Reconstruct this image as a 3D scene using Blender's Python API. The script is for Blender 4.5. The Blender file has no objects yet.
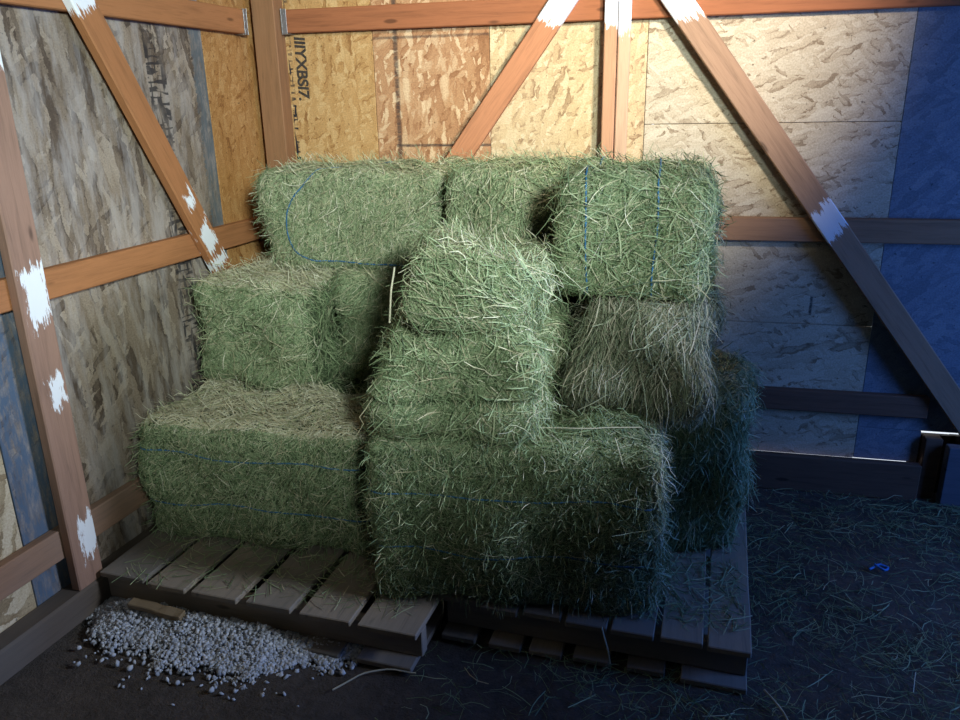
import bpy, bmesh, math, random
import numpy as np
from mathutils import Vector, Matrix

rng = np.random.default_rng(7)
random.seed(7)
col = bpy.context.scene.collection
D2R = math.radians

# ------------------------------------------------------------------ tagging
def tag(o, label=None, cat=None, group=None, kind=None):
    if label: o['label'] = label
    if cat: o['category'] = cat
    if group: o['group'] = group
    if kind: o['kind'] = kind
    return o

def empty(name, loc=(0, 0, 0), rot=(0, 0, 0)):
    o = bpy.data.objects.new(name, None)
    o.empty_display_size = 0.1
    col.objects.link(o)
    o.location = loc
    o.rotation_euler = rot
    return o

def link(name, me, mats, parent=None, loc=(0, 0, 0), rot=(0, 0, 0)):
    o = bpy.data.objects.new(name, me)
    col.objects.link(o)
    for m in (mats if isinstance(mats, (list, tuple)) else [mats]):
        me.materials.append(m)
    if parent: o.parent = parent
    o.location = loc
    o.rotation_euler = rot
    return o

# ------------------------------------------------------------------ node helpers
class NT:
    def __init__(s, name):
        s.m = bpy.data.materials.new(name)
        s.m.use_nodes = True
        s.t = s.m.node_tree
        s.t.nodes.clear()
        s.out = s.t.nodes.new('ShaderNodeOutputMaterial')
        s.b = s.t.nodes.new('ShaderNodeBsdfPrincipled')
        s.t.links.new(s.b.outputs[0], s.out.inputs[0])
    def n(s, typ, **kw):
        nd = s.t.nodes.new(typ)
        for k, v in kw.items(): setattr(nd, k, v)
        return nd
    def set(s, sock, v):
        if isinstance(v, bpy.types.NodeSocket): s.t.links.new(v, sock)
        else: sock.default_value = v
    def math(s, op, a, b=0.0, c=0.0, clamp=False):
        nd = s.n('ShaderNodeMath', operation=op, use_clamp=clamp)
        s.set(nd.inputs[0], a); s.set(nd.inputs[1], b); s.set(nd.inputs[2], c)
        return nd.outputs[0]
    def mix(s, fac, a, b, blend='MIX'):
        nd = s.n('ShaderNodeMix', data_type='RGBA', blend_type=blend)
        s.set(nd.inputs[0], fac); s.set(nd.inputs[6], a); s.set(nd.inputs[7], b)
        return nd.outputs[2]
    def mapping(s, vec, loc=(0, 0, 0), rot=(0, 0, 0), scale=(1, 1, 1)):
        nd = s.n('ShaderNodeMapping')
        s.set(nd.inputs[0], vec)
        nd.inputs[1].default_value = loc; nd.inputs[2].default_value = rot; nd.inputs[3].default_value = scale
        return nd.outputs[0]
    def noise(s, vec, scale, detail=4, rough=0.55, distortion=0.0):
        nd = s.n('ShaderNodeTexNoise')
        s.set(nd.inputs['Vector'], vec)
        nd.inputs['Scale'].default_value = scale; nd.inputs['Detail'].default_value = detail
        nd.inputs['Roughness'].default_value = rough; nd.inputs['Distortion'].default_value = distortion
        return nd
    def ramp(s, fac, stops, interp='LINEAR'):
        nd = s.n('ShaderNodeValToRGB')
        cr = nd.color_ramp; cr.interpolation = interp
        while len(cr.elements) < len(stops): cr.elements.new(0.5)
        for e, (p, c) in zip(cr.elements, stops):
            e.position = p; e.color = (*c, 1)
        s.set(nd.inputs[0], fac)
        return nd.outputs[0]
    def maprange(s, v, a, b, c=0.0, d=1.0, smooth=False):
        nd = s.n('ShaderNodeMapRange', interpolation_type='SMOOTHSTEP' if smooth else 'LINEAR')
        s.set(nd.inputs[0], v)
        for i, x in enumerate((a, b, c, d)): nd.inputs[i + 1].default_value = x
        return nd.outputs[0]
    def bump(s, h, strength, dist):
        nd = s.n('ShaderNodeBump')
        nd.inputs['Strength'].default_value = strength; nd.inputs['Distance'].default_value = dist
        s.set(nd.inputs['Height'], h)
        s.t.links.new(nd.outputs[0], s.b.inputs['Normal'])
    def obj(s):
        return s.n('ShaderNodeTexCoord').outputs['Object']
    def sep(s, v):
        nd = s.n('ShaderNodeSeparateXYZ'); s.set(nd.inputs[0], v); return nd.outputs
    def comb(s, x, y, z):
        nd = s.n('ShaderNodeCombineXYZ')
        s.set(nd.inputs[0], x); s.set(nd.inputs[1], y); s.set(nd.inputs[2], z)
        return nd.outputs[0]

def sc3(c, k): return tuple(x * k for x in c)

def wood(name, color, patches=(), seed=0.0, rough=0.75, grey=0.0, knots=True):
    """timber with the grain along local x; patches = ragged dabs of white paint (centre, half length, slant)"""
    t = NT(name)
    v = t.obj()
    v0 = t.mapping(v, loc=(seed * 3.1, seed * 1.7, seed * 2.3))
    g = t.noise(t.mapping(v0, scale=(1.3, 16, 16)), 3.0, 5, 0.6, 0.6)
    f = t.noise(t.mapping(v0, scale=(5, 170, 170)), 2.0, 3, 0.7)
    big = t.noise(v0, 2.2, 2)
    x = t.math('ADD', t.math('MULTIPLY', g.outputs[0], 0.75), t.math('MULTIPLY', f.outputs[0], 0.35))
    c = t.ramp(x, [(0.28, sc3(color, 0.62)), (0.48, color), (0.62, sc3(color, 1.18)), (0.75, sc3(color, 0.9))])
    if knots:
        vo = t.n('ShaderNodeTexVoronoi')
        t.set(vo.inputs['Vector'], t.mapping(v0, scale=(2.6, 9, 9)))
        vo.inputs['Scale'].default_value = 1.0
        k = t.maprange(vo.outputs['Distance'], 0.05, 0.10, 1, 0, True)
        c = t.mix(t.math('MULTIPLY', k, 0.75), c, (*sc3(color, 0.3), 1))
    if grey:
        gm = t.maprange(big.outputs[0], 0.35, 0.65, 0, grey)
        c = t.mix(gm, c, (0.2, 0.19, 0.18, 1))
    if patches:
        s = t.sep(v)
        nz = t.noise(t.mapping(v0, scale=(5, 30, 30)), 3.0, 4, 0.7)
        rag = t.math('MULTIPLY', t.math('SUBTRACT', nz.outputs[0], 0.5), 0.16)
        m = None
        for (pc, hl, slant, zc, hz) in patches:
            xx = t.math('ADD', s[0], t.math('MULTIPLY', s[2], slant))
            d = t.math('SUBTRACT', t.math('ABSOLUTE', t.math('SUBTRACT', xx, pc)), hl)
            dz = t.math('SUBTRACT', t.math('ABSOLUTE', t.math('SUBTRACT', s[2], zc)), hz)
            d = t.math('ADD', t.math('MAXIMUM', d, t.math('MULTIPLY', dz, 1.5)), rag)
            k = t.maprange(d, -0.006, 0.004, 1, 0)
            m = k if m is None else t.math('MAXIMUM', m, k)
        c = t.mix(m, c, (0.86, 0.86, 0.88, 1))
    t.set(t.b.inputs['Base Color'], c)
    t.b.inputs['Roughness'].default_value = rough
    t.b.inputs['Specular IOR Level'].default_value = 0.25
    t.bump(x, 0.25, 0.004)
    return t.m

def osb(name, stops, angle, seed, flake=(0.022, 0.10), strips=(), lines=(), stamp=None, bleach=0.0, ink=(0.02, 0.02, 0.025)):
    """strand board: three overlapping layers of long flakes lying near one direction (angle from local x)"""
    t = NT(name)
    v = t.obj()
    s = t.sep(v)
    p = t.comb(s[0], s[2], 0.0)
    dn = t.noise(p, 22.0, 5, 0.65)
    off = t.n('ShaderNodeVectorMath', operation='MULTIPLY_ADD')
    t.set(off.inputs[0], dn.outputs[1]); off.inputs[1].default_value = (0.045, 0.045, 0); t.set(off.inputs[2], p)
    pd = off.outputs[0]
    cur = None; hgt = None
    for i, (da, th, fs) in enumerate(((-24, 0.0, 1.25), (29, 0.45, 1.0), (4, 0.5, 0.85), (-50, 0.74, 0.8), (15, 0.7, 1.4))):
        mp = t.mapping(pd, loc=(seed * 1.3 + i * 7.7, seed * 2.1 + i * 3.3, 0))
        mp = t.mapping(mp, rot=(0, 0, -D2R(angle + da)))
        mp = t.mapping(mp, scale=(1 / (flake[1] * fs), 1 / (flake[0] * fs), 1))
        vo = t.n('ShaderNodeTexVoronoi'); vo.voronoi_dimensions = '2D'
        t.set(vo.inputs['Vector'], mp); vo.inputs['Scale'].default_value = 1.0
        cs = t.n('ShaderNodeSeparateColor'); t.set(cs.inputs[0], vo.outputs['Color'])
        gr = t.noise(t.mapping(mp, scale=(0.8, 7, 1)), 1.0, 2)
        val = t.math('ADD', t.math('MULTIPLY', cs.outputs[0], 0.8), t.math('MULTIPLY', gr.outputs[0], 0.22))
        if cur is None: cur, hgt = val, cs.outputs[2]
        else:
            m = t.math('GREATER_THAN', cs.outputs[1], th)
            shade = t.maprange(vo.outputs['Distance'], 0.42, 0.75, 0.0, 0.22)  # small shadows painted into the colour at flake edges
            val = t.math('SUBTRACT', val, shade)
            nd = t.n('ShaderNodeMix', data_type='FLOAT')
            t.set(nd.inputs[0], m); t.set(nd.inputs[2], cur); t.set(nd.inputs[3], val); cur = nd.outputs[0]
            nd = t.n('ShaderNodeMix', data_type='FLOAT')
            t.set(nd.inputs[0], m); t.set(nd.inputs[2], hgt); t.set(nd.inputs[3], cs.outputs[2]); hgt = nd.outputs[0]
    c = t.ramp(cur, stops)
    big = t.noise(p, 3.0, 3)
    c = t.mix(t.maprange(big.outputs[0], 0.3, 0.7, 0, 0.35), c, (*sc3(stops[1][1], 0.9), 1))
    fn = t.noise(p, 160.0, 2)
    c = t.mix(0.5, c, t.mix(t.maprange(fn.outputs[0], 0.35, 0.65), (0.35, 0.35, 0.35, 1), (0.65, 0.65, 0.65, 1)), 'OVERLAY')
    specks = t.noise(t.mapping(p, loc=(seed, 0, 0)), 55.0, 2, 0.5)
    c = t.mix(t.math('MULTIPLY', t.maprange(specks.outputs[0], 0.69, 0.73), 0.7), c, (*sc3(stops[0][1], 0.35), 1))
    if bleach:
        bl = t.noise(t.mapping(p, scale=(9, 1.6, 1)), 1.6, 5, 0.7)
        c = t.mix(t.maprange(bl.outputs[0], 0.45, 0.62, 0, bleach), c, (0.42, 0.375, 0.35, 1))
    rn = t.noise(t.mapping(p, scale=(6, 25, 1)), 3.0, 4, 0.7)
    rg = t.math('SUBTRACT', rn.outputs[0], 0.5)
    for (a, b, scol, amt) in strips:              # painted sheet edge, ragged
        xx = t.math('ADD', s[0], t.math('MULTIPLY', rg, 0.05))
        k = t.math('MULTIPLY', t.maprange(xx, a - 0.004, a + 0.004), t.maprange(xx, b - 0.004, b + 0.004, 1, 0))
        wn = t.noise(t.mapping(p, scale=(20, 4, 1)), 2.5, 5, 0.75)
        k = t.math('MULTIPLY', k, t.maprange(wn.outputs[0], 0.36, 0.56, amt * 0.2, amt))
        c = t.mix(k, c, (*scol, 1))
    for (ax, pos, lo, hi, hw, amt) in lines:      # printed or pencilled guide lines
        a_, b_ = (s[0], s[2]) if ax == 'x' else (s[2], s[0])
        d = t.math('ABSOLUTE', t.math('SUBTRACT', t.math('ADD', a_, t.math('MULTIPLY', rg, 0.008)), pos))
        k = t.maprange(d, hw * 0.5, hw * 1.3, 1, 0)
        k = t.math('MULTIPLY', k, t.math('MULTIPLY', t.math('GREATER_THAN', b_, lo), t.math('LESS_THAN', b_, hi)))
        k = t.math('MULTIPLY', k, t.maprange(rn.outputs[0], 0.3, 0.55, 0.3 * amt, amt))
        c = t.mix(k, c, (*ink, 1))
    if stamp:                                     # faded black stamp columns of bars and ticks
        for (x0, x1, lo, hi, fr, amt) in stamp:
            k = t.math('MULTIPLY', t.math('GREATER_THAN', s[0], x0), t.math('LESS_THAN', s[0], x1))
            k = t.math('MULTIPLY', k, t.math('MULTIPLY', t.math('GREATER_THAN', s[2], lo), t.math('LESS_THAN', s[2], hi)))
            b1 = t.noise(t.mapping(p, scale=(12, fr, 1)), 1.0, 1, 0.5)
            b2 = t.noise(t.mapping(p, scale=(fr * 0.8, 9, 1), loc=(4, 2, 0)), 1.0, 1, 0.5)
            b3 = t.noise(t.mapping(p, scale=(8, 5, 1), loc=(1, 9, 0)), 1.0, 3, 0.7)
            bb = t.math('MAXIMUM', t.maprange(b1.outputs[0], 0.52, 0.56), t.maprange(b2.outputs[0], 0.54, 0.58))
            k = t.math('MULTIPLY', k, t.math('MULTIPLY', bb, t.maprange(b3.outputs[0], 0.35, 0.55, 0.15 * amt, amt)))
            c = t.mix(k, c, (*ink, 1))
    t.set(t.b.inputs['Base Color'], c)
    t.b.inputs['Roughness'].default_value = 0.7
    t.b.inputs['Specular IOR Level'].default_value = 0.25
    t.bump(hgt, 0.35, 0.003)
    return t.m

def plain(name, color, rough=0.6, metal=0.0, var=0.25, scale=30):
    t = NT(name)
    n = t.noise(t.obj(), scale, 4)
    c = t.mix(t.maprange(n.outputs[0], 0.3, 0.7), (*sc3(color, 1 - var), 1), (*sc3(color, 1 + var), 1))
    t.set(t.b.inputs['Base Color'], c)
    t.b.inputs['Roughness'].default_value = rough
    t.b.inputs['Metallic'].default_value = metal
    return t.m

# ------------------------------------------------------------------ hay materials
def hay_stalk(name, stops):
    t = NT(name)
    at = t.n('ShaderNodeAttribute', attribute_name='tint')
    c = t.ramp(at.outputs['Fac'], stops)
    t.set(t.b.inputs['Base Color'], c)
    t.b.inputs['Roughness'].default_value = 0.6
    t.b.inputs['Specular IOR Level'].default_value = 0.3
    return t.m

def hay_core(name, a, b):
    t = NT(name)
    v = t.obj()
    n1 = t.noise(t.mapping(v, scale=(1, 1, 2)), 90, 4, 0.7)
    n2 = t.noise(v, 9, 3)
    x = t.math('ADD', t.math('MULTIPLY', n1.outputs[0], 0.7), t.math('MULTIPLY', n2.outputs[0], 0.3))
    c = t.ramp(x, [(0.35, sc3(a, 0.5)), (0.5, a), (0.66, b)])
    t.set(t.b.inputs['Base Color'], c)
    t.b.inputs['Roughness'].default_value = 0.9
    t.bump(n1.outputs[0], 0.8, 0.01)
    return t.m

GREEN = [(0.0, (0.055, 0.085, 0.04)), (0.3, (0.16, 0.225, 0.105)), (0.55, (0.29, 0.36, 0.19)),
         (0.75, (0.42, 0.44, 0.26)), (0.9, (0.54, 0.47, 0.30)), (1.0, (0.66, 0.62, 0.46))]
BROWN = [(0.0, (0.06, 0.07, 0.045)), (0.3, (0.165, 0.19, 0.11)), (0.55, (0.29, 0.31, 0.20)),
         (0.75, (0.39, 0.34, 0.24)), (0.9, (0.47, 0.40, 0.29)), (1.0, (0.58, 0.52, 0.40))]
M_stalk = hay_stalk('green_hay_stalks', GREEN)
M_stalk_b = hay_stalk('browned_hay_stalks', BROWN)
M_core = hay_core('packed_green_hay', (0.07, 0.10, 0.045), (0.16, 0.21, 0.10))
M_core_b = hay_core('packed_brown_hay', (0.075, 0.075, 0.045), (0.16, 0.15, 0.09))
M_twine = plain('blue_twine', (0.035, 0.15, 0.30), 0.5, 0, 0.3, 60)

# ------------------------------------------------------------------ ribbons (stalks)
def ribbon_arrays(P, W):
    """P (k,S,3) centre points, W (k,S,3) half-width vectors -> verts, quads"""
    k, S, _ = P.shape
    V = np.stack([P - W, P + W], axis=2).reshape(k, S * 2, 3)
    base = (np.arange(k) * S * 2)[:, None]
    q = []
    for i in range(S - 1):
        a = 2 * i
        q.append(np.stack([base[:, 0] + a, base[:, 0] + a + 1, base[:, 0] + a + 3, base[:, 0] + a + 2], axis=1))
    Q = np.stack(q, axis=1).reshape(-1, 4)
    return V.reshape(-1, 3), Q

def mesh_np(name, V, Q, tint=None, matidx=None, smooth=False):
    me = bpy.data.meshes.new(name)
    n = len(Q)
    me.vertices.add(len(V)); me.vertices.foreach_set('co', np.asarray(V, np.float32).ravel())
    me.loops.add(n * 4); me.loops.foreach_set('vertex_index', np.asarray(Q, np.int32).ravel())
    me.polygons.add(n)
    me.polygons.foreach_set('loop_start', np.arange(0, n * 4, 4, dtype=np.int32))
    if matidx is not None: me.polygons.foreach_set('material_index', np.asarray(matidx, np.int32))
    if smooth: me.polygons.foreach_set('use_smooth', np.ones(n, bool))
    if tint is not None:
        a = me.attributes.new('tint', 'FLOAT', 'POINT')
        a.data.foreach_set('value', np.asarray(tint, np.float32))
    me.update(calc_edges=True)
    me.validate()
    return me

def unit(a): return a / np.maximum(np.linalg.norm(a, axis=-1, keepdims=True), 1e-9)

class RBox:
    """rounded lumpy box: maps face + (u,v) in [-1,1] onto its surface"""
    AX = {'front': (0, 2, 1, -1), 'back': (0, 2, 1, 1), 'left': (1, 2, 0, -1), 'right': (1, 2, 0, 1), 'top': (0, 1, 2, 1), 'bottom': (0, 1, 2, -1)}
    def __init__(s, size, r, seed, lump=0.012, flake_axis=None, flake=0.11, groove=0.012):
        s.h = np.array(size) / 2; s.r = r
        g = np.random.default_rng(seed)
        s.fr = g.uniform(5, 22, (7, 3)) * g.choice([-1, 1], (7, 3)); s.ph = g.uniform(0, 6.28, 7)
        s.am = g.uniform(0.4, 1, 7) * lump / 2.2
        s.fa = flake_axis; s.fl = flake; s.gr = groove; s.fp = g.uniform(0, flake)
        s.taper = g.uniform(-0.012, 0.012, 3)
    def lumps(s, p):
        d = sum(a * np.sin(p @ f + ph) for f, ph, a in zip(s.fr, s.ph, s.am))
        if s.fa is not None:
            w = p[..., s.fa] + 0.012 * np.sin(p[..., (s.fa + 1) % 3] * 9 + s.ph[0])
            x = np.abs(((w + s.fp) / s.fl) % 1 - 0.5) * 2
            d = d - s.gr * np.clip((x - 0.72) / 0.28, 0, 1) ** 2
        return d
    def at(s, face, u, v):
        a, b, c, sg = s.AX[face]
        q = np.zeros(u.shape + (3,))
        q[..., a] = u * s.h[a]; q[..., b] = v * s.h[b]; q[..., c] = sg * s.h[c]
        return s.project(q)
    def project(s, q, off=0.0):
        inner = np.clip(q, -(s.h - s.r), s.h - s.r)
        n = unit(q - inner)
        p = inner + s.r * n
        p = p + n * (s.lumps(p) + off)[..., None]
        return p, n

def bale_mesh(name, size, seed, spec, r=0.05, lump=0.012, flake_axis=None, flake=0.11, groove=0.012, drape=None):
    g = np.random.default_rng(seed + 1000)
    B = RBox(size, r, seed, lump, flake_axis, flake, groove)
    Vs, Qs, Ts, Ms = [], [], [], []
    nv = 0
    # core
    for face in RBox.AX:
        a, b, c, sg = RBox.AX[face]
        nu, nw = max(6, int(size[a] / 0.03)), max(6, int(size[b] / 0.03))
        # finer near the rounded edge
        uu = np.linspace(-1, 1, nu + 1); ww = np.linspace(-1, 1, nw + 1)
        U, W = np.meshgrid(uu, ww, indexing='ij')
        p, n = B.at(face, U, W)
        V = p - n * 0.006
        idx = np.arange((nu + 1) * (nw + 1)).reshape(nu + 1, nw + 1)
        Q = np.stack([idx[:-1, :-1], idx[1:, :-1], idx[1:, 1:], idx[:-1, 1:]], -1).reshape(-1, 4)
        e1 = np.zeros(3); e1[a] = 1; e2 = np.zeros(3); e2[b] = 1
        if np.cross(e1, e2)[c] * sg < 0: Q = Q[:, ::-1]
        Vs.append(V.reshape(-1, 3)); Qs.append(Q + nv); nv += len(V.reshape(-1, 3))
        Ts.append(np.full((nu + 1) * (nw + 1), 0.3)); Ms.append(np.zeros(len(Q)))
    # stalks
    for face, k, ang, spread, L0, L1, w0, lift, tm, ts in spec:
        a, b, c, sg = RBox.AX[face]
        u = g.uniform(-1, 1, k); v = g.uniform(-1, 1, k)
        p, n = B.at(face, u, v)
        th = np.radians(ang + g.normal(0, spread, k))
        e1 = np.zeros((k, 3)); e1[:, a] = 1; e2 = np.zeros((k, 3)); e2[:, b] = 1
        t = e1 * np.cos(th)[:, None] + e2 * np.sin(th)[:, None]
        t = unit(t - n * np.sum(t * n, 1, keepdims=True))
        s2 = np.cross(n, t)
        L = g.uniform(L0, L1, k) * g.uniform(0.5, 1.1, k)
        bend = g.normal(0, 0.22, k); lift_k = np.abs(g.normal(0, lift, k)) + 0.0015
        stick = g.random(k) < 0.05
        lift_k = np.where(stick, lift_k + g.uniform(0.01, 0.035, k), lift_k)
        S = 5
        P = np.zeros((k, S, 3))
        for i in range(S):
            x = i / (S - 1) - 0.5
            q = p + t * (L * x)[:, None] + s2 * (L * bend * (x * x * 2 - 0.2))[:, None]
            # follow the surface round the edges, except for the stalks that stick out
            q2, n2 = B.project(q)
            li = lift_k * (0.25 + g.uniform(0.2, 1.0, k)) * (1 if i in (0, S - 1) else 0.7)
            q2 = q2 + n2 * li[:, None]
            fly = stick if i < 2 else np.zeros(k, bool)
            q2 = np.where(fly[:, None], q2 + n * ((0.5 - x) * 0.02) + t * 0.0, q2)
            P[:, i] = q2
        tan = unit(np.gradient(P, axis=1))
        nn = n[:, None, :] + g.normal(0, 0.55, (k, 1, 3))
        wd = unit(np.cross(tan, nn))
        wid = (w0 * g.uniform(0.45, 1.25, k))[:, None] * np.array([0.55, 1, 1, 0.9, 0.4])[None, :]
        V, Q = ribbon_arrays(P, wd * wid[..., None])
        ti = np.clip(g.normal(tm, ts * 1.15, k) + 0.28 * (g.random(k) < 0.08), 0, 1)
        Vs.append(V); Qs.append(Q + nv); nv += len(V)
        Ts.append(np.repeat(ti, S * 2)); Ms.append(np.ones(len(Q)))
    V = np.concatenate(Vs)
    return B, mesh_np(name, V, np.concatenate(Qs), np.concatenate(Ts), np.concatenate(Ms))

def tube_mesh(name, pts, rad, n=6, twist=True):
    P = np.asarray(pts, float)
    T = unit(np.gradient(P, axis=0))
    up = np.array([0.31, 0.42, 0.85])
    A = unit(np.cross(T, up)); Bn = np.cross(T, A)
    V = []
    for i in range(len(P)):
        for j in range(n):
            th = 2 * math.pi * j / n + (i * 0.5 if twist else 0)
            rr = rad * (1 + 0.15 * math.sin(i * 1.7 + j))
            V.append(P[i] + rr * (math.cos(th) * A[i] + math.sin(th) * Bn[i]))
    Q = []
    for i in range(len(P) - 1):
        for j in range(n):
            Q.append((i * n + j, i * n + (j + 1) % n, (i + 1) * n + (j + 1) % n, (i + 1) * n + j))
    return mesh_np(name, np.array(V), np.array(Q), smooth=True)

def resample(pts, step=0.012):
    P = np.asarray(pts, float)
    d = np.r_[0, np.cumsum(np.linalg.norm(np.diff(P, axis=0), axis=1))]
    s = np.linspace(0, d[-1], max(4, int(d[-1] / step)))
    return np.stack([np.interp(s, d, P[:, i]) for i in range(3)], 1)

def twine(B, parent, pts, seed, rad=0.003, wob=0.004, off=0.006):
    g = np.random.default_rng(seed)
    P = resample(pts)
    for _ in range(12): P[1:-1] = (P[:-2] + P[1:-1] + P[2:]) / 3
    k = np.arange(len(P))
    w = np.stack([np.sin(k * 0.11 + g.uniform(0, 6)) + 0.6 * np.sin(k * 0.27 + g.uniform(0, 6)) for _ in range(3)], 1) * wob
    Q, n = B.project(P + w, off)
    return link('twine', tube_mesh('twine', Q, rad), M_twine, parent)

def loop(B, axis, pos, span=None):
    """closed loop of points round the box in the plane where local axis = pos"""
    h = B.h; o = [i for i in range(3) if i != axis]
    c = [(-1, -1), (1, -1), (1, 1), (-1, 1), (-1, -1)]
    pts = []
    for (a, b) in c:
        q = [0, 0, 0]; q[axis] = pos; q[o[0]] = a * h[o[0]]; q[o[1]] = b * h[o[1]]
        pts.append(q)
    return pts

def bale(label, base, size, rot=(0, 0, 0), seed=0, spec=(), strings=(), brown=False, toff=0.006, group='hay bales in the stack', **kw):
    """base = centre of the underside in world space"""
    root = empty('hay_bale', base, tuple(D2R(a) for a in rot))
    tag(root, label, 'hay bale', group)
    B, me = bale_mesh('packed_hay', size, seed, spec, **kw)
    o = link('packed_hay', me, [M_core_b if brown else M_core, M_stalk_b if brown else M_stalk], root, (0, 0, size[2] / 2))
    for i, st in enumerate(strings):
        pts = loop(B, *st) if len(st) == 2 else st
        tw = twine(B, root, pts, seed * 10 + i, off=toff)
        tw.location = (0, 0, size[2] / 2)
    return root, B

# ------------------------------------------------------------------ solids
def box_mesh(name, size, bevel=0.003, seg=1, cuts=0, wob=0.0, seed=0):
    bm = bmesh.new()
    bmesh.ops.create_cube(bm, size=1)
    bmesh.ops.scale(bm, vec=size, verts=bm.verts)
    if cuts:
        ed = [e for e in bm.edges if abs((e.verts[0].co - e.verts[1].co).x) > size[0] * 0.5]
        bmesh.ops.subdivide_edges(bm, edges=ed, cuts=cuts)
        g = random.Random(seed)
        xs = {}
        for v in bm.verts:
            k = round(v.co.x, 4)
            if k not in xs: xs[k] = (g.uniform(-wob, wob), g.uniform(-wob, wob))
            v.co.y += xs[k][0]; v.co.z += xs[k][1]
    if bevel:
        ed = [e for e in bm.edges if len(e.link_faces) == 2 and e.calc_face_angle(0) > 1.0]
        bmesh.ops.bevel(bm, geom=ed, offset=bevel, segments=seg, affect='EDGES', profile=0.5)
    me = bpy.data.meshes.new(name)
    bm.to_mesh(me); bm.free()
    return me

def timber(name, p0, p1, width, thick, face_n, mat, parent=None, bevel=0.004):
    """sawn timber from p0 to p1: local x = length, z = width, -y = its face, which looks along face_n"""
    p0, p1 = Vector(p0), Vector(p1)
    x = (p1 - p0).normalized()
    fn = Vector(face_n); fn = (fn - x * fn.dot(x)).normalized()
    y = -fn
    z = x.cross(y).normalized()
    L = (p1 - p0).length
    me = box_mesh(name, (L, thick, width), bevel)
    o = link(name, me, mat, parent)
    M = Matrix((x, y, z)).transposed().to_4x4()
    M.translation = (p0 + p1) / 2
    o.matrix_world = M
    return o

# =================================================================== THE SHED
PHI = D2R(5)
def LW(d, z, off=0.0):
    """left wall: d = world y-ish distance, off = towards the room from the girt faces"""
    y = d
    x = -1.9 + (y - 1.8) * math.tan(PHI)
    return (x + off * math.cos(PHI), y - off * math.sin(PHI), z)
LN = (math.cos(PHI), -math.sin(PHI), 0)
BN = (0, -1, 0)
YB = 3.35      # faces of the back wall girts
HT = 2.7       # roof underside

ORANGE = (0.36, 0.15, 0.06)
RED = (0.29, 0.105, 0.045)
PINK = (0.30, 0.175, 0.125)
PALE = (0.46, 0.26, 0.15)

# ---- floor
def floor_mat():
    t = NT('packed_dirt')
    v = t.obj()
    n1 = t.noise(v, 2.5, 5, 0.6); n2 = t.noise(v, 28, 6, 0.7); n3 = t.noise(v, 160, 3)
    c = t.ramp(t.math('ADD', t.math('MULTIPLY', n1.outputs[0], 0.5), t.math('MULTIPLY', n2.outputs[0], 0.5)),
               [(0.35, (0.045, 0.035, 0.028)), (0.5, (0.085, 0.068, 0.055)), (0.65, (0.125, 0.10, 0.08))])
    t.set(t.b.inputs['Base Color'], c)
    t.b.inputs['Roughness'].default_value = 0.95
    t.bump(t.math('ADD', n2.outputs[0], t.math('MULTIPLY', n3.outputs[0], 0.3)), 0.7, 0.02)
    return t.m
X0, X1, Y0 = -2.6, 2.7, -1.6
def floor_mesh():
    nx, ny = 110, 106
    xs = np.linspace(X0, X1, nx); ys = np.linspace(Y0, 3.44, ny)
    X, Y = np.meshgrid(xs, ys, indexing='ij')
    Z = 0.006 * np.sin(X * 5.1 + 1) * np.sin(Y * 4.3) + 0.004 * np.sin(X * 13 + Y * 9) - 0.009
    V = np.stack([X, Y, Z], -1).reshape(-1, 3)
    idx = np.arange(nx * ny).reshape(nx, ny)
    Q = np.stack([idx[:-1, :-1], idx[1:, :-1], idx[1:, 1:], idx[:-1, 1:]], -1).reshape(-1, 4)
    return mesh_np('floor', V, Q, smooth=True)
tag(link('floor', floor_mesh(), floor_mat()), 'dark packed dirt floor', 'floor', kind='structure')

# ---- boards of the back wall
TAN = [(0.04, (0.26, 0.12, 0.04)), (0.16, (0.43, 0.24, 0.09)), (0.6, (0.50, 0.30, 0.125)), (0.98, (0.60, 0.41, 0.20))]
ROSY = [(0.06, (0.26, 0.115, 0.05)), (0.25, (0.40, 0.205, 0.10)), (0.62, (0.47, 0.265, 0.135)), (0.92, (0.72, 0.53, 0.33))]
CREAM = [(0.06, (0.28, 0.17, 0.09)), (0.23, (0.53, 0.38, 0.21)), (0.62, (0.60, 0.455, 0.265)), (0.95, (0.70, 0.57, 0.37))]
PALEH = [(0.06, (0.24, 0.17, 0.105)), (0.2, (0.49, 0.40, 0.28)), (0.55, (0.56, 0.475, 0.345)), (0.97, (0.65, 0.57, 0.43))]
GREYV = [(0.08, (0.08, 0.055, 0.04)), (0.3, (0.19, 0.14, 0.10)), (0.6, (0.27, 0.205, 0.15)), (0.93, (0.40, 0.32, 0.245))]
BLUEP = [(0.1, (0.15, 0.175, 0.215)), (0.4, (0.19, 0.22, 0.27)), (0.65, (0.21, 0.24, 0.285)), (0.95, (0.26, 0.285, 0.32))]
YELL = [(0.12, (0.25, 0.17, 0.09)), (0.4, (0.48, 0.37, 0.22)), (0.65, (0.60, 0.48, 0.31)), (0.9, (0.72, 0.60, 0.42))]
BLUEEDGE = (0.11, 0.13, 0.145)

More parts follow.
